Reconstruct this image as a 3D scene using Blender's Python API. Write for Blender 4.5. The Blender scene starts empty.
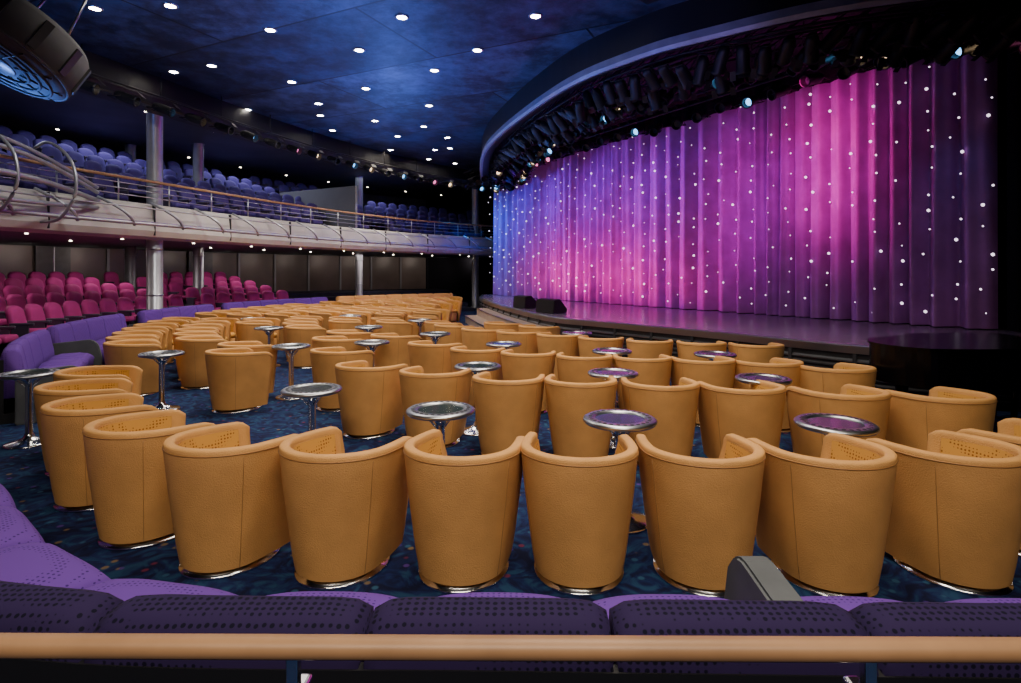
import bpy, bmesh, math, random
from mathutils import Vector, Matrix
random.seed(7)
scene = bpy.context.scene
COL = scene.collection

# ---------------------------------------------------------------- materials
def new_mat(name):
    m = bpy.data.materials.new(name); m.use_nodes = True
    nt = m.node_tree
    return m, nt, nt.nodes['Principled BSDF']

def plain(name, col, rough=0.5, metal=0.0, bump=0.0, bscale=60, spec=None, var=0.0, vscale=4):
    m, nt, b = new_mat(name)
    b.inputs['Base Color'].default_value = (*col, 1)
    b.inputs['Roughness'].default_value = rough
    b.inputs['Metallic'].default_value = metal
    if spec is not None: b.inputs['Specular IOR Level'].default_value = spec
    tc = nt.nodes.new('ShaderNodeTexCoord')
    if var > 0:
        n = nt.nodes.new('ShaderNodeTexNoise'); n.inputs['Scale'].default_value = vscale; n.inputs['Detail'].default_value = 5
        r = nt.nodes.new('ShaderNodeValToRGB')
        r.color_ramp.elements[0].position = 0.3; r.color_ramp.elements[1].position = 0.7
        r.color_ramp.elements[0].color = (*[c*(1-var) for c in col], 1)
        r.color_ramp.elements[1].color = (*[min(1, c*(1+var)) for c in col], 1)
        nt.links.new(tc.outputs['Object'], n.inputs['Vector']); nt.links.new(n.outputs['Fac'], r.inputs['Fac'])
        nt.links.new(r.outputs['Color'], b.inputs['Base Color'])
    if bump > 0:
        n2 = nt.nodes.new('ShaderNodeTexNoise'); n2.inputs['Scale'].default_value = bscale
        bp = nt.nodes.new('ShaderNodeBump'); bp.inputs['Strength'].default_value = bump; bp.inputs['Distance'].default_value = 0.01
        nt.links.new(tc.outputs['Object'], n2.inputs['Vector']); nt.links.new(n2.outputs['Fac'], bp.inputs['Height'])
        nt.links.new(bp.outputs['Normal'], b.inputs['Normal'])
    return m

def dotted(name, base, dot, scale=28, thr=0.22, rough=0.85):
    m, nt, b = new_mat(name)
    tc = nt.nodes.new('ShaderNodeTexCoord'); v = nt.nodes.new('ShaderNodeTexVoronoi')
    v.inputs['Scale'].default_value = scale; v.inputs['Randomness'].default_value = 0.15
    r = nt.nodes.new('ShaderNodeValToRGB'); r.color_ramp.elements[0].position = thr; r.color_ramp.elements[1].position = thr+0.06
    r.color_ramp.elements[0].color = (*dot, 1); r.color_ramp.elements[1].color = (*base, 1)
    nt.links.new(tc.outputs['Object'], v.inputs['Vector']); nt.links.new(v.outputs['Distance'], r.inputs['Fac'])
    nt.links.new(r.outputs['Color'], b.inputs['Base Color']); b.inputs['Roughness'].default_value = rough
    b.inputs['Specular IOR Level'].default_value = 0.2
    return m

def emit(name, col, s):
    m, nt, b = new_mat(name)
    b.inputs['Base Color'].default_value = (*col, 1)
    b.inputs['Emission Color'].default_value = (*col, 1)
    b.inputs['Emission Strength'].default_value = s
    return m

M_leather = plain('ochre_upholstery', (0.65, 0.335, 0.105), 0.65, bump=0.5, bscale=150, var=0.15, vscale=3, spec=0.35)
M_pipe = plain('ochre_piping', (0.36, 0.17, 0.05), 0.5)
M_seatfab = dotted('gold_seat_fabric', (0.62, 0.32, 0.07), (0.22, 0.08, 0.015), 46, 0.25)
M_chrome = plain('chrome', (0.75, 0.76, 0.78), 0.16, 1.0)
M_steel = plain('brushed_steel', (0.45, 0.47, 0.51), 0.32, 1.0, bump=0.05)
M_glass = plain('smoked_glass', (0.03, 0.045, 0.05), 0.12, spec=0.35)
M_black = plain('black_paint', (0.008, 0.008, 0.01), 0.5, bump=0.05)
M_gloss = plain('piano_lacquer', (0.002, 0.002, 0.003), 0.22, spec=0.25)
M_hole = plain('table_perforation', (0.02, 0.02, 0.025), 0.5)
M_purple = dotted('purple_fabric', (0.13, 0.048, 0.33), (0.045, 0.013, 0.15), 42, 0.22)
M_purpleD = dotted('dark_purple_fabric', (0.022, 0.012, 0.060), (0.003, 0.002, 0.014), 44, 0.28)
M_mag = plain('magenta_fabric', (0.42, 0.022, 0.20), 0.8, var=0.1)
M_pseat = plain('violet_seat_fabric', (0.068, 0.042, 0.21), 0.8, var=0.1)
M_shell = plain('seat_shell', (0.05, 0.035, 0.07), 0.5)
M_wood = plain('rail_wood', (0.38, 0.21, 0.105), 0.45, var=0.12, vscale=6)
M_stepwood = plain('step_wood', (0.45, 0.34, 0.27), 0.4, var=0.1)
M_wall = plain('dark_wall_panel', (0.085, 0.065, 0.06), 0.35, var=0.35, vscale=0.6)
M_wallg = plain('grey_wall', (0.16, 0.16, 0.18), 0.5, var=0.2, vscale=0.5)
M_white = plain('fascia_metal', (0.58, 0.56, 0.52), 0.42, 0.2, bump=0.05, var=0.15, vscale=1)
M_stage = plain('stage_floor', (0.22, 0.16, 0.24), 0.22, var=0.25, vscale=2)
M_stageface = plain('stage_face', (0.035, 0.035, 0.04), 0.4, var=0.3)
M_curtain = plain('velvet_curtain', (0.46, 0.17, 0.56), 0.8, var=0.15, vscale=2, spec=0.15)
M_curtblk = plain('black_drape', (0.008, 0.008, 0.012), 0.9, spec=0.1)
M_soffit = plain('soffit_lip', (0.28, 0.30, 0.38), 0.45, 0.2, var=0.15)
M_drum = plain('drum_grey_metal', (0.11, 0.12, 0.13), 0.75, 0.1, var=0.15, spec=0.2)
M_column = plain('column_metal', (0.42, 0.43, 0.47), 0.35, 0.6, var=0.1)
M_bceil = plain('balcony_ceiling', (0.09, 0.11, 0.125), 0.5, var=0.3, vscale=0.6)
M_step = plain('tier_carpet', (0.02, 0.02, 0.04), 0.95, var=0.3)
E_warm = emit('lamp_warm', (1, 0.92, 0.8), 60)
E_warm2 = emit('lamp_warm_small', (1, 0.85, 0.65), 24)
E_blue = emit('lens_blue', (0.15, 0.5, 1), 4)
E_pink = emit('lens_pink', (1, 0.2, 0.5), 2)
E_amber = emit('lens_amber', (1, 0.7, 0.4), 3)
E_star = emit('star_bulb', (0.95, 0.82, 0.95), 2.2)

def mk_ceiling():
    m, nt, b = new_mat('blue_metal_ceiling')
    L = nt.links.new
    tc = nt.nodes.new('ShaderNodeTexCoord')
    mp = nt.nodes.new('ShaderNodeMapping'); mp.inputs['Rotation'].default_value = (0, 0, 0.45)
    br = nt.nodes.new('ShaderNodeTexBrick'); br.inputs['Scale'].default_value = 0.16
    br.inputs['Mortar Size'].default_value = 0.004; br.inputs['Brick Width'].default_value = 1.1; br.inputs['Row Height'].default_value = 0.42
    br.inputs['Color1'].default_value = (0.032, 0.048, 0.10, 1); br.inputs['Color2'].default_value = (0.09, 0.12, 0.21, 1)
    br.inputs['Mortar'].default_value = (0.003, 0.004, 0.012, 1)
    n = nt.nodes.new('ShaderNodeTexNoise'); n.inputs['Scale'].default_value = 1.3; n.inputs['Detail'].default_value = 10; n.inputs['Roughness'].default_value = 0.75
    r = nt.nodes.new('ShaderNodeValToRGB'); r.color_ramp.elements[0].position = 0.42; r.color_ramp.elements[1].position = 0.62
    r.color_ramp.elements[0].color = (0.18, 0.18, 0.22, 1); r.color_ramp.elements[1].color = (1, 1, 1, 1)
    mx = nt.nodes.new('ShaderNodeMix'); mx.data_type = 'RGBA'; mx.blend_type = 'MULTIPLY'; mx.inputs['Factor'].default_value = 1
    L(tc.outputs['Object'], mp.inputs['Vector']); L(mp.outputs['Vector'], br.inputs['Vector'])
    L(tc.outputs['Object'], n.inputs['Vector']); L(n.outputs['Fac'], r.inputs['Fac'])
    L(br.outputs['Color'], mx.inputs['A']); L(r.outputs['Color'], mx.inputs['B']); L(mx.outputs['Result'], b.inputs['Base Color'])
    b.inputs['Roughness'].default_value = 0.5; b.inputs['Metallic'].default_value = 0.15
    return m
M_ceil = mk_ceiling()

def mk_carpet():
    m, nt, b = new_mat('patterned_carpet')
    L = nt.links.new
    tc = nt.nodes.new('ShaderNodeTexCoord')
    n = nt.nodes.new('ShaderNodeTexNoise'); n.inputs['Scale'].default_value = 4.0; n.inputs['Detail'].default_value = 4; n.inputs['Distortion'].default_value = 3.0
    r = nt.nodes.new('ShaderNodeValToRGB')
    cr = r.color_ramp; cr.elements[0].position = 0.36; cr.elements[0].color = (0.007, 0.009, 0.035, 1)
    cr.elements[1].position = 0.64; cr.elements[1].color = (0.015, 0.052, 0.12, 1)
    q = cr.elements.new(0.5); q.color = (0.010, 0.018, 0.080, 1)
    v = nt.nodes.new('ShaderNodeTexVoronoi'); v.inputs['Scale'].default_value = 11
    vr = nt.nodes.new('ShaderNodeValToRGB'); vr.color_ramp.elements[0].position = 0.16; vr.color_ramp.elements[1].position = 0.28
    vr.color_ramp.elements[0].color = (.8, .8, .8, 1); vr.color_ramp.elements[1].color = (0, 0, 0, 1)
    sep = nt.nodes.new('ShaderNodeSeparateColor')
    pr = nt.nodes.new('ShaderNodeValToRGB'); pr.color_ramp.interpolation = 'CONSTANT'
    e = pr.color_ramp.elements; e[0].color = (0.012, 0.02, 0.09, 1); e[1].position = 0.45; e[1].color = (0.03, 0.10, 0.18, 1)
    for p, c in ((0.72, (0.15, 0.025, 0.06, 1)), (0.82, (0.19, 0.13, 0.06, 1)), (0.9, (0.09, 0.04, 0.25, 1))):
        q = e.new(p); q.color = c
    mx = nt.nodes.new('ShaderNodeMix'); mx.data_type = 'RGBA'
    L(tc.outputs['Object'], n.inputs['Vector']); L(tc.outputs['Object'], v.inputs['Vector'])
    L(n.outputs['Fac'], r.inputs['Fac']); L(v.outputs['Distance'], vr.inputs['Fac'])
    L(v.outputs['Color'], sep.inputs['Color']); L(sep.outputs[0], pr.inputs['Fac'])
    L(vr.outputs['Color'], mx.inputs['Factor']); L(r.outputs['Color'], mx.inputs['A']); L(pr.outputs['Color'], mx.inputs['B'])
    L(mx.outputs['Result'], b.inputs['Base Color']); b.inputs['Roughness'].default_value = 0.95
    b.inputs['Specular IOR Level'].default_value = 0.15
    return m
M_carpet = mk_carpet()

# ---------------------------------------------------------------- geometry helpers
def catmull(pts, n=10):
    P = [Vector(p) for p in pts]
    P = [2*P[0]-P[1]] + P + [2*P[-1]-P[-2]]
    out = []
    for i in range(1, len(P)-2):
        for k in range(n):
            t = k/n
            a, b, c, d = P[i-1], P[i], P[i+1], P[i+2]
            out.append(0.5*((2*b)+(c-a)*t+(2*a-5*b+4*c-d)*t*t+(3*b-a-3*c+d)*t**3))
    out.append(P[-2]); return out

def normals(path):
    N = []
    for i in range(len(path)):
        a = path[max(0, i-1)]; b = path[min(len(path)-1, i+1)]
        d = (b-a); d = Vector((d.x, d.y)).normalized()
        N.append(Vector((-d.y, d.x)))
    return N

def offset(path, o):
    N = normals(path)
    return [Vector((p.x, p.y))+n*o for p, n in zip(path, N)]

def arc(c, R, a0, a1, n=60):
    return [Vector((c[0]+R*math.cos(math.radians(a0+(a1-a0)*i/n)), c[1]+R*math.sin(math.radians(a0+(a1-a0)*i/n)))) for i in range(n+1)]

def resample(path, step):
    L = [0]
    for i in range(1, len(path)): L.append(L[-1]+(path[i]-path[i-1]).length)
    n = max(1, int(L[-1]/step)); out = []; j = 0
    for k in range(n+1):
        s = L[-1]*k/n
        while j < len(L)-2 and L[j+1] < s: j += 1
        t = (s-L[j])/max(1e-9, L[j+1]-L[j]); out.append(path[j].lerp(path[j+1], t))
    return out

class B:
    def __init__(s, name): s.name = name; s.bm = bmesh.new(); s.mats = []
    def mi(s, m):
        if m not in s.mats: s.mats.append(m)
        return s.mats.index(m)
    def merge(s, t, mat, smooth=False):
        i = s.mi(mat)
        for f in t.faces: f.material_index = i; f.smooth = smooth
        me = bpy.data.meshes.new('tmp'); t.to_mesh(me); t.free(); s.bm.from_mesh(me); bpy.data.meshes.remove(me)
    def box(s, c, size, mat, rotz=0, bevel=0, mtx=None, smooth=False):
        t = bmesh.new(); bmesh.ops.create_cube(t, size=1)
        bmesh.ops.scale(t, vec=size, verts=t.verts)
        if bevel: bmesh.ops.bevel(t, geom=t.edges[:], offset=bevel, segments=3, affect='EDGES', profile=0.5)
        M = Matrix.Translation(c) @ Matrix.Rotation(rotz, 4, 'Z')
        if mtx is not None: M = M @ mtx
        bmesh.ops.transform(t, matrix=M, verts=t.verts); s.merge(t, mat, smooth)
    def revolve(s, prof, c, mat, seg=32, mtx=None, smooth=True):
        t = bmesh.new(); rings = []
        for r, z in prof:
            if r < 1e-5: rings.append([t.verts.new((0, 0, z))])
            else: rings.append([t.verts.new((r*math.cos(2*math.pi*k/seg), r*math.sin(2*math.pi*k/seg), z)) for k in range(seg)])
        for a, b in zip(rings, rings[1:]):
            for k in range(seg):
                k2 = (k+1) % seg
                if len(a) == 1 and len(b) == 1: continue
                if len(a) == 1: t.faces.new((a[0], b[k], b[k2]))
                elif len(b) == 1: t.faces.new((a[k], b[0], a[k2]))
                else: t.faces.new((a[k], b[k], b[k2], a[k2]))
        bmesh.ops.recalc_face_normals(t, faces=t.faces)
        M = Matrix.Translation(c)
        if mtx is not None: M = M @ mtx
        bmesh.ops.transform(t, matrix=M, verts=t.verts); s.merge(t, mat, smooth)
    def sweep(s, path, prof, mat, closed=True, cap=True, smooth=False, crown=0):
        t = bmesh.new(); N = normals(path); rows = []; m_ = len(path)-1
        for i, (p, n) in enumerate(zip(path, N)):
            dz = -crown*abs(-1+2*i/m_)**3 if crown else 0
            rows.append([t.verts.new((p.x+n.x*o, p.y+n.y*o, z+(dz if z > .4 else 0))) for o, z in prof])
        m = len(prof)
        for a, b in zip(rows, rows[1:]):
            for k in range(m if closed else m-1):
                t.faces.new((a[k], a[(k+1) % m], b[(k+1) % m], b[k]))
        if cap and closed: t.faces.new(rows[0]); t.faces.new(rows[-1][::-1])
        bmesh.ops.recalc_face_normals(t, faces=t.faces)
        s.merge(t, mat, smooth)
    def tube(s, pts, r, mat, seg=8, closed=False):
        t = bmesh.new(); P = [Vector(p) for p in pts]; rings = []; n = len(P)
        for i in range(n):
            a = P[(i-1) % n] if closed else P[max(0, i-1)]; b = P[(i+1) % n] if closed else P[min(n-1, i+1)]
            d = (b-a).normalized(); up = Vector((0, 0, 1)) if abs(d.z) < 0.9 else Vector((1, 0, 0))
            u = d.cross(up).normalized(); v = d.cross(u)
            rings.append([t.verts.new(P[i]+u*r*math.cos(2*math.pi*k/seg)+v*r*math.sin(2*math.pi*k/seg)) for k in range(seg)])
        for i in range(n if closed else n-1):
            a, b = rings[i], rings[(i+1) % n]
            for k in range(seg): t.faces.new((a[k], a[(k+1) % seg], b[(k+1) % seg], b[k]))
        if not closed: t.faces.new(rings[0]); t.faces.new(rings[-1][::-1])
        bmesh.ops.recalc_face_normals(t, faces=t.faces)
        s.merge(t, mat, True)
    def mesh(s):
        me = bpy.data.meshes.new(s.name); s.bm.to_mesh(me); s.bm.free()
        for m in s.mats: me.materials.append(m)
        return me
    def finish(s, loc=(0, 0, 0), rz=0, parent=None):
        o = bpy.data.objects.new(s.name, s.mesh()); o.location = loc; o.rotation_euler = (0, 0, rz)
        COL.objects.link(o)
        if parent: o.parent = parent
        return o

def inst(name, me, loc, rz=0, parent=None, rot=None):
    o = bpy.data.objects.new(name, me); o.location = loc; o.rotation_euler = rot if rot else (0, 0, rz)
    COL.objects.link(o)
    if parent: o.parent = parent
    return o

def prism(name, poly, z0, z1, mat):
    b = B(name); t = bmesh.new()
    lo = [t.verts.new((p[0], p[1], z0)) for p in poly]; hi = [t.verts.new((p[0], p[1], z1)) for p in poly]
    t.faces.new(lo[::-1]); t.faces.new(hi)
    n = len(poly)
    for k in range(n): t.faces.new((lo[k], lo[(k+1) % n], hi[(k+1) % n], hi[k]))
    bmesh.ops.recalc_face_normals(t, faces=t.faces)
    bmesh.ops.triangulate(t, faces=[f for f in t.faces if len(f.verts) > 4])
    b.merge(t, mat); return b.finish()

C = (3.0, 14.5)
ZC = 6.5
# ---------------------------------------------------------------- room shell
BAL = catmull([(-9.9, -2.9), (-9.9, 3), (-9.9, 6.7), (-9.65, 10.6), (-8.75, 13.8), (-7.4, 17.9), (-5.6, 21.8), (-3.4, 25), (-0.9, 27.3), (1.8, 29.5)], 8)
b = B('floor'); b.box((0, 16, -0.05), (46, 46, 0.1), M_carpet); b.finish()
b = B('ceiling'); b.box((0, 16, ZC+0.05), (46, 46, 0.1), M_ceil); b.finish()
b = B('wall_left')
b.sweep(BAL, [(8.6, 0), (8.6, 3.0), (8.8, 3.0), (8.8, 0)], M_wall)
b.sweep(BAL, [(8.6, 3.0), (8.6, ZC), (8.8, ZC), (8.8, 3.0)], M_wallg)
W = offset(BAL, 8.55); WR = resample(W, 1.9); WN = normals(WR)
for i, (p, n) in enumerate(zip(WR, WN)):
    b.box((p.x, p.y, 1.5), (0.06, 0.10, 3.0), M_wallg, rotz=math.atan2(n.y, n.x))
    if i % 2: b.box((p.x-n.x*.02, p.y-n.y*.02, 5.1), (0.05, 0.9, 1.7), M_bceil, rotz=math.atan2(n.y, n.x))
b.finish()
b = B('wall_right'); b.box((13.1, 16, ZC/2), (0.2, 38, ZC), M_curtblk); b.finish()
b = B('wall_front'); b.box((2, 35, ZC/2), (42, 0.2, ZC), M_curtblk); b.finish()
b = B('wall_back'); b.box((-2, -3.1, ZC/2), (36, 0.2, ZC), M_wall); b.finish()
for i, idx in enumerate((6, 9, 12, 15)):
    if idx < len(WR):
        p, n = WR[idx], WN[idx]
        d = B('door_%d' % (i+1)); a = math.atan2(n.y, n.x)
        q = p-n*0.06
        d.box((q.x, q.y, 1.9), (0.05, 1.1, 2.1), M_stageface, rotz=a); d.box((q.x-n.x*.03, q.y-n.y*.03, 1.9), (0.05, 0.03, 2.1), M_steel, rotz=a)
        d.finish()

# ---------------------------------------------------------------- balcony
b = B('balcony')
b.sweep(BAL, [(0.25, 2.60), (0.0, 2.66), (-0.06, 2.80), (0.02, 3.40), (0.10, 3.46), (0.22, 3.46), (0.22, 3.2), (8.58, 3.2), (8.58, 2.75), (0.6, 2.72)], M_white)
nrow = 6
for k in range(nrow):
    o = 1.35+k*0.98
    b.sweep(BAL, [(o, 3.2+0.36*k), (o, 3.2+0.36*(k+1)), (8.58, 3.2+0.36*(k+1)), (8.58, 3.2+0.36*k)], M_step)
b.sweep(BAL, [(-0.085, 2.98), (-0.085, 3.01), (0.0, 3.01), (0.0, 2.98)], M_steel)
for p, n in zip(resample(BAL, 2.4), normals(resample(BAL, 2.4))):
    b.box((p.x-n.x*.02, p.y-n.y*.02, 3.06), (0.09, 0.02, 0.74), M_stageface, rotz=math.atan2(n.y, n.x))
b.finish()
b = B('trim_1'); b.sweep(BAL, [(0.6, 2.69), (8.55, 2.72), (8.55, 2.68), (0.6, 2.65)], M_bceil); b.finish()
b = B('balcony_railing')
RP = offset(BAL, 0.12)
b.tube([(p.x, p.y, 4.02) for p in RP], 0.035, M_wood)
for z in (3.62, 3.76, 3.89): b.tube([(p.x, p.y, z) for p in RP], 0.012, M_steel, 6)
for p in resample(RP, 1.3): b.tube([(p.x, p.y, 3.46), (p.x, p.y, 4.02)], 0.018, M_steel, 6)
b.finish()
b = B('balcony_lighting_pipe')
PP = offset(BAL, -0.45)
b.tube([(p.x, p.y, 2.92) for p in PP], 0.04, M_column)
b.tube([(p.x, p.y, 3.30) for p in offset(BAL, -0.30)], 0.02, M_column, 6)
PR = resample(BAL, 1.25); PN = normals(PR)
for i, (p, n) in enumerate(zip(PR, PN)):
    tn = Vector((n.y, -n.x)); pts = []
    for k in range(9):
        a = math.pi*(k/8)*0.75
        o = -0.02-0.48*math.sin(a*0.9); z = 3.47-0.5*(k/8)*1.2; s_ = .55*(k/8)
        pts.append((p.x+n.x*o+tn.x*s_, p.y+n.y*o+tn.y*s_, z))
    b.tube(pts, 0.034, M_column, 6)
b.finish()
b = B('balcony_curved_frame')
NB = [p for p in BAL if 5.0 < p.y < 12.6]
for o, z, r in ((-.75, 3.10, .045), (-.95, 3.55, .055), (-.75, 4.05, .045), (-.35, 4.35, .04)):
    nn = normals(NB); pts = []
    for i, (p, n) in enumerate(zip(NB, nn)):
        g = i/(len(NB)-1); f = math.sin(min(1, (1-g)*2.2)*math.pi/2)
        pts.append((p.x+n.x*(o*f), p.y+n.y*(o*f), 3.3+(z-3.3)*(.35+.65*f)))
    b.tube(pts, r, M_column, 8)
for p, n in zip(resample(NB, 1.1), normals(resample(NB, 1.1))):
    pts = [(p.x+n.x*o, p.y+n.y*o, z) for o, z in ((0, 2.8), (-.5, 2.85), (-.85, 3.2), (-.95, 3.55), (-.85, 3.95), (-.55, 4.25), (-.2, 4.4), (0.1, 4.3))]
    if p.y < 11.5: b.tube(catmull(pts, 4), .03, M_column, 6)
b.finish()
b = B('trim_2')
b.sweep(BAL, [(-0.30, 5.78), (-0.35, 5.95), (-0.30, ZC), (0.15, ZC), (0.15, 5.78)], M_black)
b.sweep(BAL, [(-0.33, 5.75), (-0.36, 5.78), (-0.30, 5.80), (0.2, 5.78), (0.2, 5.73)], M_stageface)
b.finish()
b = B('trim_3'); b.sweep(BAL, [(0.15, 6.35), (8.6, 6.30), (8.6, 6.26), (0.15, 6.31)], M_bceil); b.finish()

def column(x, y, z0, z1, r):
    b = B('column')
    b.revolve([(0, z0), (r*1.35, z0), (r*1.35, z0+0.08), (r, z0+0.12), (r, z1-0.25), (r*1.25, z1-0.2), (r*1.25, z1), (0, z1)], (0, 0, 0), M_column, 28)
    for z in (z0+1.2, z0+2.35): b.revolve([(r, z), (r+.012, z), (r+.012, z+.04), (r, z+.04)], (0, 0, 0), M_steel, 28)
    b.finish((x, y, 0))
for x, y, r in ((-9.0, 14.35, .18), (-10.95, 19.9, .17), (-7.1, 26.6, .17), (-1.75, 28.2, .17), (-13.4, 20.0, .17)):
    column(x, y, 0, ZC, r)

# ---------------------------------------------------------------- seats
def theater_seat_mesh(name, fab):
    b = B(name)
    b.box((0, 0.02, 0.42), (0.50, 0.48, 0.13), fab, bevel=0.045, smooth=True)
    t = bmesh.new(); nx, nz = 10, 8; fr = []; bk = []
    for j in range(nz+1):
        v = j/nz; rf = []; rb = []
        for i in range(nx+1):
            u = -1+2*i/nx
            w = 0.25*(1-0.10*v); top = 0.96-0.10*abs(u)**2.6
            z = 0.36+(top-0.36)*v; y = -0.24-0.10*v+0.05*u*u
            bul = 0.045*(1-u**4)*(1-(2*v-1)**6)
            rf.append(t.verts.new((u*w, y+0.05+bul, z))); rb.append(t.verts.new((u*w, y-0.04-bul*.4, z)))
        fr.append(rf); bk.append(rb)
    for j in range(nz):
        for i in range(nx):
            t.faces.new((fr[j][i], fr[j][i+1], fr[j+1][i+1], fr[j+1][i])); t.faces.new((bk[j][i], bk[j+1][i], bk[j+1][i+1], bk[j][i+1]))
        t.faces.new((fr[j][0], fr[j+1][0], bk[j+1][0], bk[j][0])); t.faces.new((fr[j][nx], bk[j][nx], bk[j+1][nx], fr[j+1][nx]))
    for i in range(nx):
        t.faces.new((fr[nz][i], fr[nz][i+1], bk[nz][i+1], bk[nz][i])); t.faces.new((fr[0][i], bk[0][i], bk[0][i+1], fr[0][i+1]))
    bmesh.ops.recalc_face_normals(t, faces=t.faces); b.merge(t, fab, True)
    for sx in (-1, 1):
        b.box((sx*0.275, -0.02, 0.60), (0.055, 0.42, 0.06), M_shell, bevel=0.02)
        b.box((sx*0.275, -0.05, 0.30), (0.04, 0.30, 0.58), M_shell, bevel=0.01)
    return b.mesh()
ME_mag = theater_seat_mesh('magenta_seat', M_mag); ME_vio = theater_seat_mesh('violet_seat', M_pseat)

def seat_row(path, z, me, skip=None, sp=0.60):
    e = bpy.data.objects.new('theater_seat_row', None); COL.objects.link(e)
    P = resample(path, sp); N = normals(P); k = 0
    for i, (p, n) in enumerate(zip(P, N)):
        if skip and skip(i, p): continue
        k += 1
        inst('seat_%d' % k, me, (p.x, p.y, z), math.atan2(-n.y, -n.x)-math.pi/2, e)
for k in range(nrow):
    z = 3.2+0.36*k; o = 0.95+k*0.98
    pth = [p for p in offset(BAL, o) if p.y > 5]
    def sk(i, p, k=k):
        r = p.x/p.y
        if -0.335 < r < -0.30: return True
        if r > -0.30 and k > 3: return True
        for cx, cy in ((-10.95, 19.9), (-7.1, 26.6), (-13.4, 20.0), (-9.0, 14.35)):
            if (p.x-cx)**2+(p.y-cy)**2 < .36: return True
        return (i % 16) in (0, 15) or p.x > -1.6
    seat_row(pth, z, ME_vio, sk)
b = B('balcony_partition')
b.box((-7.75, 22.7, 4.15), (4.2, 0.12, 1.9), M_wallg, rotz=math.radians(152), bevel=0.02)
b.finish()
b = B('seating_tier')
for k in range(5):
    R = 12.45+k*0.95
    w_ = 0.95 if k < 4 else 3.0
    A_ = arc(C, R, 232, 112)
    N_ = normals(A_); sgn = -1 if (Vector(C)-A_[0]).dot(N_[0]) > 0 else 1
    b.sweep(A_, [(0, 0), (0, 0.17*(k+1)), (sgn*w_, 0.17*(k+1)), (sgn*w_, 0)], M_step)
b.finish()
for k in range(5):
    R = 12.45+k*0.95+0.55
    def sk(i, p):
        a = math.degrees(math.atan2(p.y-C[1], p.x-C[0])) % 360
        return abs(a-196) < 1.6 or abs(a-166) < 1.6 or abs(a-138) < 1.6 or (p.x+9.0)**2+(p.y-14.35)**2 < .5 or (p.x+10.95)**2+(p.y-19.9)**2 < .4 or (p.x+13.4)**2+(p.y-20)**2 < .4
    seat_row(arc(C, R, 224, 150), 0.17*(k+1), ME_mag, sk)

# ---------------------------------------------------------------- tub chair (U-shaped shell, deeper than wide)
def tub_chair():
    b = B('tub_chair')
    N = 52; A = math.radians(135)
    def pos(r, ph, z, q=1.0):
        if abs(ph) <= math.pi/2: return (r*math.sin(ph), -r*math.cos(ph), z)
        t_ = (abs(ph)-math.pi/2)/math.radians(45)
        return (math.copysign(r*(1-.13*t_*t_), ph), t_*.37*(0.55+0.45*r/.35), z)
    t = bmesh.new(); rows = []
    Hf = lambda u: 0.785-0.035*abs(u)**2.2-0.045*max(0, (abs(u)-0.92)/0.08)**2
    for i in range(N+1):
        u = -1+2*i/N; ph = u*A
        e = max(0, (abs(u)-0.92)/0.08); H = Hf(u)
        th = 0.032*(1-0.40*e*e)
        prof = [(0.262, 0.045), (0.280, 0.15), (0.302, 0.32), (0.325, 0.50), (0.341, 0.66)]
        z5 = H-0.032; prof.append((0.350, z5))
        rc = 0.350-th
        for a in range(1, 8):
            g = math.pi*a/8
            cx = math.copysign(abs(math.cos(g))**0.7, math.cos(g))
            prof.append((rc+th*cx, z5+0.008+0.024*math.sin(g)**0.7))
        prof += [(0.350-2*th, z5), (0.268, 0.58), (0.248, 0.42), (0.225, 0.36)]
        rows.append([t.verts.new(pos(r, ph, z)) for r, z in prof])
    m = len(rows[0])
    for a, c in zip(rows, rows[1:]):
        for k in range(m-1): t.faces.new((a[k], a[k+1], c[k+1], c[k]))
    t.faces.new(rows[0]); t.faces.new(rows[-1][::-1])
    bmesh.ops.recalc_face_normals(t, faces=t.faces)
    b.merge(t, M_leather, True)
    b.tube([pos(.350, (-1+2*i/N)*A*.99, Hf((-1+2*i/N))-.036) for i in range(N+1)], 0.004, M_pipe, 5)
    for s in (-1, 1):
        ph = s*math.radians(70)
        b.tube([pos(r, ph, z) for r, z in ((0.261, 0.045), (0.280, 0.15), (0.302, 0.32), (0.325, 0.50), (0.341, 0.66), (0.349, 0.72))], 0.002, M_pipe, 5)
    sc = Matrix.Translation((0, .045, 0)) @ Matrix.Diagonal((1, 1.16, 1, 1))
    b.revolve([(0, 0.05), (0.245, 0.05), (0.252, 0.10), (0.262, 0.33), (0.24, 0.36), (0, 0.36)], (0, 0, 0), M_leather, 36, mtx=sc)
    b.revolve([(0, 0.34), (0.235, 0.345), (0.262, 0.37), (0.268, 0.405), (0.255, 0.44), (0.215, 0.46), (0.10, 0.468), (0, 0.47)], (0, 0.0, 0), M_seatfab, 36, mtx=sc)
    t = bmesh.new(); rr = []
    for i in range(33):
        u = -1+2*i/32; ph = u*math.radians(124)
        rr.append([t.verts.new(pos(r-0.006, ph, z-0.03*abs(u)**2)) for r, z in ((0.250, 0.44), (0.247, 0.50), (0.258, 0.60), (0.270, 0.68), (0.281, 0.745))])
    for a, c in zip(rr, rr[1:]):
        for k in range(4): t.faces.new((a[k], a[k+1], c[k+1], c[k]))
    b.merge(t, M_seatfab, True)
    b.revolve([(0, 0), (0.268, 0), (0.272, 0.008), (0.268, 0.018), (0.245, 0.022), (0.245, 0.05), (0, 0.05)], (0, 0, 0), M_chrome, 40, mtx=Matrix.Translation((0, .03, 0)) @ Matrix.Diagonal((1, 1.12, 1, 1)))
    return b.mesh()
ME_tub = tub_chair()
placed = []
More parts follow.
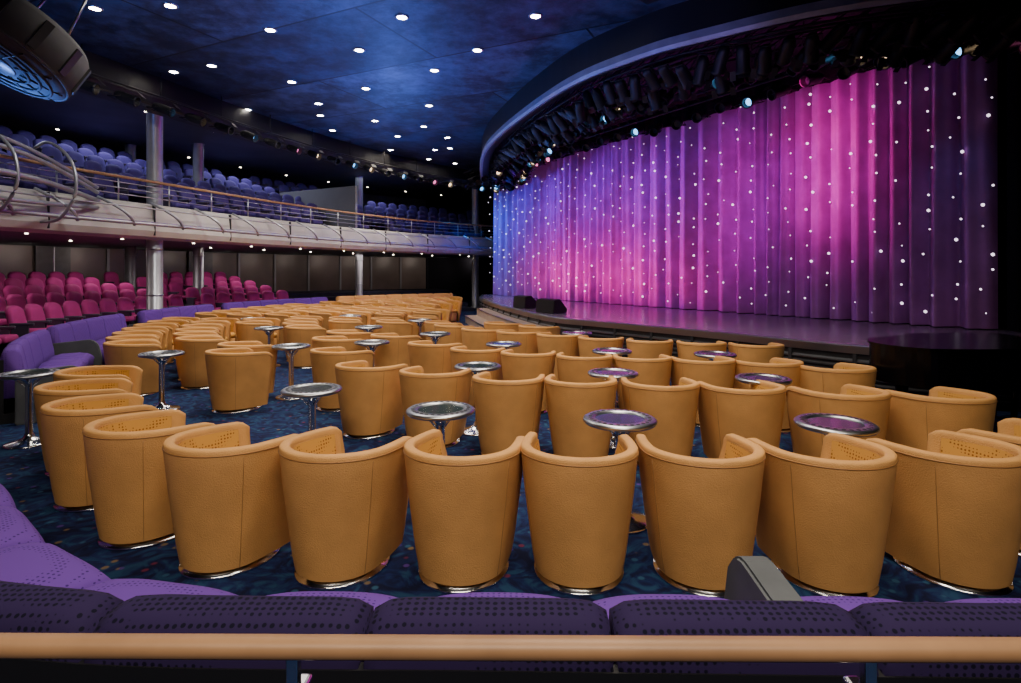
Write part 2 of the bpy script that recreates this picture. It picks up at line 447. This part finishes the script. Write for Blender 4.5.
def chair(x, y, tgt=C, jit=3):
    for px, py in placed:
        if (px-x)**2+(py-y)**2 < 0.68**2: return
    placed.append((x, y))
    a = math.atan2(tgt[1]-y, tgt[0]-x)-math.pi/2+math.radians(random.uniform(-jit, jit))
    inst('tub_chair', ME_tub, (x, y, 0), a)
T1 = (0.9, 8.3)
for p in ((-4.35, 5.95), (-3.92, 5.2), (-3.28, 4.5), (-2.52, 3.92), (-1.78, 3.57), (-1.04, 3.47), (-0.29, 3.43), (0.41, 3.41), (1.14, 3.39), (1.87, 3.36), (2.66, 3.40), (3.46, 3.68)):
    chair(*p, T1, 2)
T2 = (1.6, 13)
for p in ((-1.6, 6.35), (-0.82, 5.98), (-0.03, 5.62), (0.68, 5.5), (1.42, 5.36), (2.14, 5.2), (2.92, 4.98), (3.7, 4.85)):
    chair(*p, T2)
for p in ((-1.95, 9.35), (-1.15, 8.3), (-0.47, 7.7), (0.22, 7.35), (0.92, 7.08), (1.62, 6.95), (2.32, 6.78), (3.02, 6.6), (3.60, 6.22)):
    chair(*p, T2)
for p in ((3.55, 8.15), (2.83, 8.4), (2.12, 8.65), (1.42, 9.0), (0.78, 9.45), (0.1, 9.9), (-0.55, 10.35), (-1.15, 11.1), (-0.2, 11.6), (0.5, 10.9)):
    chair(*p, (4, 15))
for p in ((-3.62, 7.45), (-3.85, 8.2), (-2.75, 8.9), (-2.85, 9.9), (-2.3, 7.55)):
    chair(*p)
tables = [(-.54, 4.38), (.79, 4.10), (2.28, 3.98), (-1.80, 5.14), (-.37, 6.42), (1.08, 5.98), (2.52, 5.66), (-.1, 8.4), (1.37, 7.65), (2.65, 7.35), (-1.3, 9.8),
          (-4.55, 7.4), (-3.15, 8.15), (-2.1, 8.6), (1.16, 9.9), (-5.05, 5.95), (-2.75, 11.0), (-2.0, 12.5), (-4.6, 10.8), (-3.9, 13.8), (-5.9, 13)]
tables = [t for t in tables if all((t[0]-a)**2+(t[1]-c)**2 > 0.57**2 for a, c in placed)]
for R in (10.55, 9.65, 8.75, 7.85, 6.95, 6.05, 5.2):
    n = int(math.radians(112)*R/0.78)
    for i in range(n):
        th = 220-112*i/n
        if abs(th-187) < 20/R or abs(th-156) < 20/R: continue
        if R < 9 and th > 212: continue
        x = C[0]+R*math.cos(math.radians(th)); y = C[1]+R*math.sin(math.radians(th))
        if x > -2.0+0.25*max(0, 17-y) and y > 12: continue
        if y > 24.3 or (y > 22 and x > -2.4): continue
        if any((x-a)**2+(y-c)**2 < 0.62**2 for a, c in tables): continue
        chair(x, y, C, 5)

def table_mesh():
    b = B('cocktail_table')
    b.revolve([(0.175, .735), (0.18, .750), (0.245, .750), (0.262, .740), (0.265, .728), (0.255, .714), (0.19, .712), (0.175, .72), (0.175, .735)], (0, 0, 0), M_steel, 40)
    b.revolve([(0, .722), (0.178, .722), (0.178, .742), (0, .742)], (0, 0, 0), M_glass, 40, smooth=False)
    for k in range(28):
        a = 2*math.pi*k/28
        b.revolve([(0, .7515), (0.014, .7515), (0.014, .748), (0, .748)], (0.213*math.cos(a), 0.213*math.sin(a), 0), M_hole, 10, smooth=False)
    b.revolve([(0, .71), (0.11, .71), (0.10, .695), (0.05, .66), (0.034, .62), (0.034, .12), (0.05, .07), (0.12, .035), (0.20, .022), (0.215, .012), (0.215, 0), (0, 0)], (0, 0, 0), M_chrome, 32)
    for k in range(4):
        a = math.pi/2*k+.4
        b.tube([(0.03*math.cos(a), 0.03*math.sin(a), .60), (0.10*math.cos(a), 0.10*math.sin(a), .68), (0.2*math.cos(a), 0.2*math.sin(a), .713)], 0.009, M_chrome, 6)
    return b.mesh()
ME_tab = table_mesh()
for x, y in tables: inst('cocktail_table', ME_tab, (x, y, 0), random.random())

# ---------------------------------------------------------------- banquettes
def banquette(name, path, seatm, backm, seg=0.95, hback=0.87, outerm=M_black, depth=0.66, gap=.15):
    b = B(name)
    P = resample(path, 0.05); n = len(P); k = max(2, int(round(seg/0.05))); i = 0
    d = depth
    seatp = [(0.03, 0.10), (0.01, 0.34), (0.0, 0.41), (0.03, 0.45), (0.08, 0.475), (0.18, 0.49), (0.40, 0.485), (d-0.05, 0.46), (d-0.02, 0.40), (d-0.02, 0.10)]
    while i < n-2:
        j = min(n-1, i+k)
        sub = [p.copy() for p in P[i:j+1]]
        if len(sub) > 3:
            sub[0] = sub[0].lerp(sub[1], gap); sub[-1] = sub[-1].lerp(sub[-2], gap)
            b.sweep(sub, seatp, seatm, smooth=True, crown=.05)
            t = bmesh.new(); N = normals(sub); rows = []; m = len(sub)-1
            for q, (p, nn) in enumerate(zip(sub, N)):
                u = abs(-1+2*q/m); h = hback-0.03*u**10
                prof = [(d-0.02, 0.30), (d-0.01, 0.50), (d+0.04, h-0.08), (d+0.06, h-0.02), (d+0.10, h), (d+0.17, h-0.005), (d+0.21, h-0.03), (d+0.23, h-0.09), (d+0.23, 0.30)]
                rows.append([t.verts.new((p.x+nn.x*o, p.y+nn.y*o, z)) for o, z in prof])
            L = len(rows[0])
            for a, c in zip(rows, rows[1:]):
                for kk in range(L): t.faces.new((a[kk], a[(kk+1) % L], c[(kk+1) % L], c[kk]))
            t.faces.new(rows[0]); t.faces.new(rows[-1][::-1])
            bmesh.ops.recalc_face_normals(t, faces=t.faces); b.merge(t, backm, True)
        i = j
    b.sweep(P, [(0.06, 0), (0.06, 0.12), (d+0.2, 0.12), (d+0.2, 0)], M_black)
    b.sweep(P, [(d+0.20, 0), (d+0.20, hback-0.12), (d+0.235, hback-0.12), (d+0.235, 0)], outerm)
    return b.finish()
F = catmull([(4.52, 2.34), (3.0, 2.36), (1.5, 2.39), (0, 2.42), (-1.15, 2.45), (-1.85, 2.62), (-2.5, 3.02), (-3.25, 3.65), (-4.3, 4.5)], 8)
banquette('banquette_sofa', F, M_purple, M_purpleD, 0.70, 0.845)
b = B('wood_rail')
RL = resample([Vector((4.0, 1.300)), Vector((0, 1.325)), Vector((-3.0, 1.345))], .2)
b.sweep(RL, [(0.0, .928), (0.0, .946), (0.012, .960), (0.040, .960), (0.052, .946), (0.052, .928), (0.040, .918), (0.012, .918)], M_wood, smooth=True)
for x in (-0.50, 0.82, -1.8, 2.2):
    q = min(RL, key=lambda p: abs(p.x-x))
    b.box((x, q.y-0.02, .872), (0.028, 0.03, .10), M_chrome, bevel=0.006)
    b.box((x, q.y+0.0, .81), (0.045, 0.10, .04), M_chrome, bevel=0.01)
    b.box((x, q.y-0.03, .40), (0.035, 0.03, .80), M_chrome, bevel=0.008)
b.finish()
def armpanel(x, y, rz, L=0.66, h=0.60, w=.045):
    b = B('banquette_arm')
    t = bmesh.new(); prof = []
    for k in range(17):
        g = k/16; s = math.sin(math.acos(min(1, max(0, (g-.72)/.28)))) if g > .72 else 1
        prof.append((-L/2+L*g, h*(.55+.45*s)-.06*(1-g)))
    prof = [(-L/2, 0.0)]+prof+[(L/2, 0.0)]
    a = [t.verts.new((-w, y_, z)) for y_, z in prof]; c = [t.verts.new((w, y_, z)) for y_, z in prof]
    t.faces.new(a); t.faces.new(c[::-1]); m = len(prof)
    for k in range(m): t.faces.new((a[k], c[k], c[(k+1) % m], a[(k+1) % m]))
    bmesh.ops.recalc_face_normals(t, faces=t.faces)
    bmesh.ops.bevel(t, geom=t.edges[:], offset=0.012, segments=2, affect='EDGES')
    b.merge(t, M_drum, False); b.finish((x, y, 0), rz)
armpanel(1.0, 2.11, 0, 0.78, 0.65, .065)
for a0, a1, m1 in ((221, 206, M_purple), (204.5, 189, M_purple), (185, 170, M_purple), (168, 146, M_purple), (144, 118, M_leather)):
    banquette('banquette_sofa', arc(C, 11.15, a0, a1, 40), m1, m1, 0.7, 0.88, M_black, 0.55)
for a in (221.6, 205.2, 188.2, 185.8):
    r = math.radians(a); armpanel(C[0]+11.45*math.cos(r), C[1]+11.45*math.sin(r), r+math.pi/2, 0.7, 0.66)

# ---------------------------------------------------------------- stage
ST = catmull([(12.9, 7.0), (9.5, 7.05), (6.6, 7.3), (5.1, 8.0), (3.45, 10.2), (2.0, 12.0), (1.05, 13.2), (0.3, 15.6), (-0.5, 19), (-1.2, 23), (-1.3, 26.6)], 8)
ZS = 0.75
b = B('stage')
poly = [(p.x, p.y) for p in ST]+[(0.5, 29), (12.9, 29)]
t = bmesh.new()
hi = [t.verts.new((p[0], p[1], ZS)) for p in poly]
t.faces.new(hi)
bmesh.ops.triangulate(t, faces=t.faces[:]); b.merge(t, M_stage)
b.sweep(ST, [(0, 0), (0, ZS-.09), (-0.03, ZS-.09), (-.03, 0)], M_stageface)
b.sweep(ST, [(-0.02, ZS-.12), (0.05, ZS-.12), (0.05, ZS-.012), (0.03, ZS+.004), (-0.08, ZS+.004)], M_steel)
for z in (.12, .2, .28, .36, .44, .52): b.sweep(ST, [(0, z), (0.035, z-.015), (0.035, z+.005), (0, z+.03)], M_steel if z > .5 else M_stageface)
for p, nn in zip(resample(ST, 0.9), normals(resample(ST, 0.9))):
    b.box((p.x+nn.x*.02, p.y+nn.y*.02, .32), (.05, .05, .62), M_stageface, rotz=math.atan2(nn.y, nn.x))
b.finish()
b = B('stage_steps')
SP = [p for p in ST if 13.0 < p.y < 20.5]
for o, z in ((0.42, .5), (0.84, .25)):
    b.sweep(SP, [(0.06, 0), (0.06, z), (o, z), (o, 0)], M_stepwood)
    b.sweep(SP, [(o, z-.03), (o+.012, z-.03), (o+.012, z+.006), (o, z+.006)], M_steel)
b.finish()
def wedge(x, y, rz):
    b = B('stage_monitor_speaker'); t = bmesh.new()
    pr = [(-.25, 0), (.22, 0), (.25, .10), (-.02, .36), (-.22, .34)]
    a = [t.verts.new((-.34, p, z)) for p, z in pr]; c = [t.verts.new((.34, p, z)) for p, z in pr]
    t.faces.new(a); t.faces.new(c[::-1])
    for k in range(5): t.faces.new((a[k], c[k], c[(k+1) % 5], a[(k+1) % 5]))
    bmesh.ops.recalc_face_normals(t, faces=t.faces); bmesh.ops.bevel(t, geom=t.edges[:], offset=.015, segments=2, affect='EDGES')
    b.merge(t, M_black)
    b.box((0, .125, .235), (.58, .33, .02), M_stageface, mtx=Matrix.Rotation(math.radians(-44), 4, 'X'))
    b.finish((x, y, ZS+.006), rz)
wedge(0.45, 16.6, math.radians(-60)); wedge(1.05, 14.6, math.radians(-50))

# curtain
CV = catmull([(-0.7, 26.2), (0.9, 23.0), (3.0, 19.3), (5.4, 15.4), (8.7, 10.2)], 12)
def drape(name, path, z0, z1, mat, amp=.12, wl=.42, step=.03):
    P = resample(path, step); N = normals(P); t = bmesh.new(); rows = []; nz = 7; phs = 0
    for i, (p, n) in enumerate(zip(P, N)):
        phs += 2*math.pi*step/(wl*(1+.28*math.sin(i*.021)+.15*math.sin(i*.063)))
        row = []
        for k in range(nz+1):
            v = k/nz
            f = 1-2*abs(math.sin(phs/2))**0.8
            o = amp*(1-.25*v)*(f+.22*math.sin(2.1*phs+1.3*v))+.05*math.sin(phs*.37+v*1.5)*(1-v)
            row.append(t.verts.new((p.x+n.x*o, p.y+n.y*o, z0+(z1-z0)*v)))
        rows.append(row)
    for a, c in zip(rows, rows[1:]):
        for k in range(nz): t.faces.new((a[k], a[k+1], c[k+1], c[k]))
    b = B(name); b.merge(t, mat, True); return b.finish()
drape('stage_curtain', CV, ZS+.02, 6.35, M_curtain, .22, .50)
drape('side_drape', [Vector((8.75, 10.0)), Vector((10.5, 8.6)), Vector((12.8, 7.4))], ZS+.02, 6.38, M_curtblk, .08, .5)
drape('curtain_valance', offset(CV, -0.6), 5.85, 6.38, M_curtblk, .05, .5, .06)
b = B('curtain_star_lights')
CP = resample(offset(CV, -0.28), 0.46)
t = bmesh.new()
for i, p in enumerate(CP):
    nzr = 13
    for k in range(nzr):
        if random.random() < .12 or (p.x > 8.6): continue
        z = ZS+.3+(k+(.5 if i % 2 else 0))*5.0/nzr+random.uniform(-.10, .10)
        r = random.choice((.013, .017, .022, .032))
        bmesh.ops.create_icosphere(t, subdivisions=1, radius=r, matrix=Matrix.Translation((p.x+random.uniform(-.08, .08), p.y+random.uniform(-.08, .08), z)))
b.merge(t, E_star, True); b.finish()

# ---------------------------------------------------------------- proscenium soffit and lighting rig
SF0 = catmull([(12.9, 6.6), (8, 7.3), (5, 8.1), (3.1, 9.3), (2, 10.3), (0.75, 12.2), (-0.7, 16.3), (-1.4, 20), (-1.7, 26.5)], 8)
SF = offset(SF0, -0.45)
b = B('trim_4')
b.sweep(SF, [(0.0, 5.74), (0.08, 5.72), (0.12, 5.78), (0.08, 5.93), (0.0, 5.93)], M_soffit, smooth=False)
b.sweep(SF, [(0.0, 5.93), (0.05, 5.93), (0.05, ZC), (0.0, ZC)], M_black)
b.sweep(SF, [(0.0, 5.72), (-0.25, 5.80), (-0.25, ZC), (0, ZC)], M_black)
b.finish()
SF2 = [p for p in offset(SF0, 1.2) if p.x > 1.6]
b = B('trim_5'); b.sweep(SF2, [(0, 6.2), (.06, 6.18), (.1, 6.26), (.08, 6.34), (0, 6.34)], M_soffit); b.sweep(SF2, [(0, 6.2), (0, ZC), (-.9, ZC), (-.9, 6.3)], M_black); b.finish()
SFo = offset(SF, -0.25)
prism('stage_house_ceiling', [(p.x, p.y) for p in SFo]+[(1.5, 29), (12.9, 29)], 6.40, 6.46, M_black)

def truss(path, z, name='lighting_truss'):
    path = [p for p in path if p.x < 12.2]
    b = B(name); P = resample(path, 0.35)
    A = offset(P, .16); D = offset(P, -.16)
    b.tube([(p.x, p.y, z) for p in A], .024, M_black, 6); b.tube([(p.x, p.y, z) for p in D], .024, M_black, 6)
    b.tube([(p.x, p.y, z-.28) for p in P], .024, M_black, 6)
    for i in range(len(P)-1):
        b.tube([(A[i].x, A[i].y, z), (P[i+1].x, P[i+1].y, z-.28), (D[i].x, D[i].y, z)], .011, M_black, 5)
    for p in P[::6]: b.tube([(p.x, p.y, z), (p.x, p.y, 6.39)], .012, M_black, 5)
    b.finish(); return P
def spot_mesh(name, lens):
    b = B(name)
    b.revolve([(0, -.02), (.07, -.02), (.10, .05), (.11, .14), (.11, .40), (.125, .42), (.125, .46), (.105, .46), (.105, .44), (.10, .30), (0, .30)], (0, 0, -.16), M_black, 20)
    b.revolve([(0, .17), (.085, .17), (.085, .165), (0, .165)], (0, 0, 0), lens, 20, smooth=False)
    pts = [(-.14, 0, 0), (-.14, -.06, -.12), (-.14, -.1, -.24), (.14, -.1, -.24), (.14, -.06, -.12), (.14, 0, 0)]
    b.tube(pts, .012, M_black, 6)
    for sx in (-1, 1): b.box((sx*.17, 0, .33), (.10, .004, .16), M_black)
    b.box((0, .17, .33), (.20, .004, .14), M_black, mtx=Matrix.Rotation(.5, 4, 'X'))
    return b.mesh()
SPM = [spot_mesh('stage_spotlight', e) for e in (E_blue, M_glass, M_glass, M_glass, E_blue, E_amber, M_glass, E_pink)]
def fixtures(P, z, every, toward, h=.5, dark=.6):
    for i, p in enumerate(P[2::every]):
        if p.x > 11: continue
        me = SPM[1] if random.random() < dark else SPM[random.randrange(8)]
        d = (Vector((toward[0]+random.uniform(-3, 3), toward[1]+random.uniform(-3, 3), 1.5))-Vector((p.x, p.y, z-.55))).normalized()
        o = inst('stage_spotlight', me, (p.x, p.y, z-h-random.uniform(0, .15))); o.rotation_euler = d.to_track_quat('Z', 'Y').to_euler()
P1 = truss(offset(SF0, -0.95), 6.1); fixtures(P1, 6.1, 1, (5, 14))
P2 = truss(offset(SF0, -2.1)[6:], 6.2); fixtures(P2, 6.2, 1, (-3, 9), .55, .35)
P2b = truss(offset(SF0, -1.5)[4:], 6.25); fixtures(P2b, 6.25, 2, (6, 16), .7)
P3 = truss(offset(CV, -1.4), 6.25); fixtures(P3, 6.25, 2, (-3, 8), .5, .4)
PB = resample([p for p in offset(BAL, -0.55) if p.y > 6], 0.9)
b = B('ceiling_light_bar'); b.tube([(p.x, p.y, 5.95) for p in PB], .025, M_black, 6)
for p in PB[::2]: b.tube([(p.x, p.y, 5.95), (p.x, p.y, ZC)], .012, M_black, 5)
b.finish()
for i, p in enumerate(PB):
    d = (Vector((4, 14, 1))-Vector((p.x, p.y, 5.6))).normalized()
    o = inst('stage_spotlight', SPM[(0, 5, 1, 4, 1, 7, 5, 1)[i % 8]], (p.x, p.y, 5.68)); o.rotation_euler = d.to_track_quat('Z', 'Y').to_euler()

b = B('hanging_speaker_drum')
b.revolve([(0, 0), (.30, 0), (.32, .02), (.70, .02), (.78, .05), (.85, .12), (.85, .55), (.80, .62), (.5, .66), (0, .68)], (0, 0, 0), M_drum, 48)
for r in (.42, .55, .68, .83): b.tube([(r*math.cos(2*math.pi*k/48), r*math.sin(2*math.pi*k/48), .012 if r < .8 else .10) for k in range(48)], .018, M_drum, 6, closed=True)
b.revolve([(0, -.015), (.27, -.015), (.29, .01), (0, .01)], (0, 0, 0), M_stageface, 40)
for k in range(12):
    a = 2*math.pi*k/12; b.box((.86*math.cos(a), .86*math.sin(a), .34), (.03, .10, .40), M_stageface, rotz=a)
    b.tube([(.32*math.cos(a), .32*math.sin(a), .0), (.8*math.cos(a), .8*math.sin(a), .03)], .012, M_stageface, 5)
for k in range(3):
    a = 2*math.pi*k/3+.3; b.tube([(.5*math.cos(a), .5*math.sin(a), .6), (.3*math.cos(a), .3*math.sin(a), 1.75)], .02, M_steel, 6)
o = b.finish((-6.6, 7.2, 4.5)); o.rotation_euler = (math.radians(-22), math.radians(20), 0)

# ---------------------------------------------------------------- ceiling downlights
CL = [(-2, 10.45), (.46, 10.4), (-.7, 12), (-1.77, 13.2), (-2.3, 16), (-2.8, 18.3), (-6, 10), (-7.4, 10.1), (-4.66, 11), (-6.8, 12.9), (-3.2, 12), (-3.7, 14.5), (-7.9, 13.3),
      (-5.4, 14), (-7.6, 16.4), (-5.35, 15.8), (-5.7, 17), (-5.9, 18.8), (-4.2, 17.6), (-3.9, 19.6), (-2.9, 21.8), (-4.6, 21.8), (-3.4, 23.6), (-2.3, 21.5), (-2.2, 19.8), (-2.4, 24.5), (-3.6, 7.9)]
b = B('ceiling_downlights')
for x, y in CL:
    b.revolve([(0, ZC-.004), (.09, ZC-.004), (.09, ZC-.012), (0, ZC-.012)], (x, y, 0), E_warm, 16, smooth=False)
    b.revolve([(.09, ZC), (.13, ZC), (.13, ZC-.015), (.093, ZC-.02), (.09, ZC)], (x, y, 0), M_steel, 16)
for R_, dz in ((2.0, 6.30), (4.2, 6.30), (6.4, 6.28)):
    for p in resample(offset(BAL, R_), 2.3): b.revolve([(0, dz-.012), (.05, dz-.012), (.05, dz+.03), (0, dz+.03)], (p.x, p.y, 0), E_warm2, 12, smooth=False)
for R_ in (1.4, 3.6):
    for p in resample(offset(BAL, R_), 2.2): b.revolve([(0, 2.64), (.03, 2.64), (.03, 2.67), (0, 2.67)], (p.x, p.y, 0), E_warm2, 12, smooth=False)
b.finish()

# ---------------------------------------------------------------- grand piano
b = B('grand_piano')
out = [(-.75, -.85), (.75, -.85), (.75, -.2), (.66, .25), (.40, .62), (.22, 1.0), (-.1, 1.22), (-.45, 1.2), (-.70, 1.0), (-.75, .6)]
pth = catmull(out[2:], 6); poly = [Vector(out[0]), Vector(out[1])]+pth
for z0, z1, s_ in ((.62, 1.0, 1), (1.005, 1.03, 1.02)):
    t = bmesh.new(); lo = [t.verts.new((p.x*s_, p.y*s_, z0)) for p in poly]; hi = [t.verts.new((p.x*s_, p.y*s_, z1)) for p in poly]
    t.faces.new(lo[::-1]); t.faces.new(hi)
    for k in range(len(poly)): t.faces.new((lo[k], lo[(k+1) % len(poly)], hi[(k+1) % len(poly)], hi[k]))
    bmesh.ops.recalc_face_normals(t, faces=t.faces)
    b.merge(t, M_gloss)
b.box((0, -.98, .68), (1.5, .28, .10), M_gloss, bevel=.01); b.box((0, -.98, .74), (1.26, .16, .03), M_white)
for x, y in ((-.62, -.75), (.62, -.75), (-.2, .95)):
    b.revolve([(0, 0), (.03, 0), (.035, .06), (.04, .1), (.065, .62), (.07, .68), (0, .68)], (x, y, 0), M_gloss, 16)
b.tube([(0, -.5, .66), (0, -.45, .1)], .03, M_gloss)
b.finish((5.24, 6.42, 0), math.radians(90))

# ---------------------------------------------------------------- lights
def spot(loc, tgt, col, power, size=60, blend=.6, rad=.15):
    l = bpy.data.lights.new('spot', 'SPOT'); l.color = col; l.energy = power; l.spot_size = math.radians(size); l.spot_blend = blend; l.shadow_soft_size = rad
    o = bpy.data.objects.new('spot_light', l); o.location = loc
    o.rotation_euler = (Vector(tgt)-Vector(loc)).to_track_quat('-Z', 'Y').to_euler(); COL.objects.link(o)
def area(loc, tgt, col, power, sx, sy=None, spread=180):
    l = bpy.data.lights.new('area', 'AREA'); l.color = col; l.energy = power; l.shape = 'RECTANGLE'; l.size = sx; l.size_y = sy or sx
    l.spread = math.radians(spread)
    o = bpy.data.objects.new('area_light', l); o.location = loc
    o.rotation_euler = (Vector(tgt)-Vector(loc)).to_track_quat('-Z', 'Y').to_euler(); COL.objects.link(o)
WARM = (1, .87, .71)
area((0, -1.6, 5.6), (0, 3.2, 0), WARM, 135, 5, 1.2, 105)  # unseen soft fill added above and behind the camera for the chair backs
area((0.8, 4.2, 6.3), (0.5, 4.2, 0), WARM, 160, 4, 2, 120)
area((-3.5, 9, 6.3), (-3.8, 9, 0), WARM, 215, 3, 3, 120)
area((-4.5, 15, 6.3), (-5.0, 15, 0), WARM, 240, 3, 3, 120)
area((-3.5, 21, 6.3), (-4.2, 21, 0), WARM, 160, 3, 3, 120)
area((0.8, 8.0, 6.3), (1.3, 8.3, 0), WARM, 110, 2, 2, 110)
for x, y in ((-12.2, 12), (-11.5, 17), (-9.6, 21.5), (-6.2, 26.5)):
    area((x, y, 2.6), (x, y, 0), (1, .85, .8), 38, 2.2)
    area((x-.5, y+.5, 6.2), (x-.5, y+.5, 3), (.75, .8, 1), 65, 2.5)
for p, n in zip(WR, WN):
    if p.y > 14 and int(p.y*10) % 2 == 0 or p.y > 26:
        q = p-n*2.2
        spot((q.x, q.y, 2.55), (p.x, p.y, 1.6), (1, .82, .7), 38, 110, .8, .1)  # no fixture here: added to brighten the wall under the balcony
BL = (.10, .24, 1)  # unseen uplights hung in mid-air, added to wash the ceiling blue
spot((-4, 13, 2.9), (-3, 13, 6.5), BL, 850, 140, .9, .3)
spot((-4.0, 19.5, 2.9), (-3, 18, 6.5), BL, 700, 150, .9, .3)
spot((-7.5, 8, 3.4), (-6, 9, 6.5), (.12, .3, 1), 380, 150, .9, .3)
spot((-1.0, 9, 3.0), (-1, 10, 6.5), (.15, .2, .9), 460, 150, .9, .3)
for x, y in ((-5.5, 9), (-4, 14), (-1.5, 18)):
    spot((x, y, 6.3), (x-5, y+4, 3.0), (1, .95, .88), 450, 70, .8)
spot((-3.5, 13, 4.5), (-1.0, 16.5, 5.9), (.8, .8, 1), 60, 40, .8)  # mid-air spot added to brighten the left end of the soffit
def cpt(i):
    k = i*(len(CV)-1); j = min(int(k), len(CV)-2); return CV[j].lerp(CV[j+1], k-j), normals(CV)[j]
def cw(i, side=-2.9, z=5.0, col=(1, 1, 1), p=300, size=95, tz=3.2, bl=1.0, along=0.0):
    q, n = cpt(i)
    tn = Vector((n.y, -n.x)); s = q+n*side+tn*along
    spot((s.x, s.y, z), (q.x, q.y, tz), col, p, size, bl, .10)
def strip(i, z, h, col, p, side=-1.7, spread=110):
    q, n = cpt(i); s = q+n*side
    area((s.x, s.y, z), (q.x, q.y, z), col, p, .2, h, spread)
cw(.03, col=(.0, .25, 1), p=600, along=-1); cw(.15, col=(.0, .18, 1), p=540, along=-1); cw(.28, col=(.05, .06, 1), p=520, tz=3.8, along=-1.5)
cw(.42, col=(.20, .0, 1), p=460, tz=3.8, along=-1.5); cw(.56, col=(.30, .0, 1), p=420, tz=3.8, along=-1.5); cw(.70, col=(.42, .0, .9), p=340, tz=3.5, along=-1.5)
for i, p_ in ((.27, 80), (.35, 180), (.43, 280), (.51, 310), (.59, 270), (.67, 180), (.76, 100)):
    cw(i, side=-1.8, z=1.1, col=(1, .0, .30), p=p_, tz=2.3, size=115, along=-.8)
# tall magenta strip lights without fixtures, added to streak the right-hand pleats
strip(.895, 4.2, 3.0, (1, .02, .42), 34); strip(.80, 3.6, 3.6, (.85, .0, .6), 18)
cw(.86, col=(.5, .0, .8), p=130, tz=3.4, size=70)
cw(.985, side=-2.2, col=(.1, .35, .7), p=22, tz=3.0, size=60)
spot((2.5, 8, 4.6), (2.5, 10.5, 6.0), (.4, .3, 1), 60, 110, .9)
spot((6.0, 9.9, 5.2), (5.8, 9.0, .75), (.6, .35, 1), 90, 70, .9)  # violet glow added on the stage floor so the piano stands out
spot((2.6, 14.2, 5.6), (2.6, 14.0, .75), (.7, .45, 1), 110, 80, .9)

w = bpy.data.worlds.new('World'); scene.world = w; w.use_nodes = True
w.node_tree.nodes['Background'].inputs[0].default_value = (.3, .35, .6, 1)
w.node_tree.nodes['Background'].inputs[1].default_value = .02

cam = bpy.data.cameras.new('Camera'); cam.sensor_width = 36; cam.lens = 20; cam.shift_y = -69.5/1021
cam.clip_end = 200
co = bpy.data.objects.new('Camera', cam); co.location = (0, 0, 1.8); co.rotation_euler = (math.pi/2, 0, 0)
COL.objects.link(co); scene.camera = co
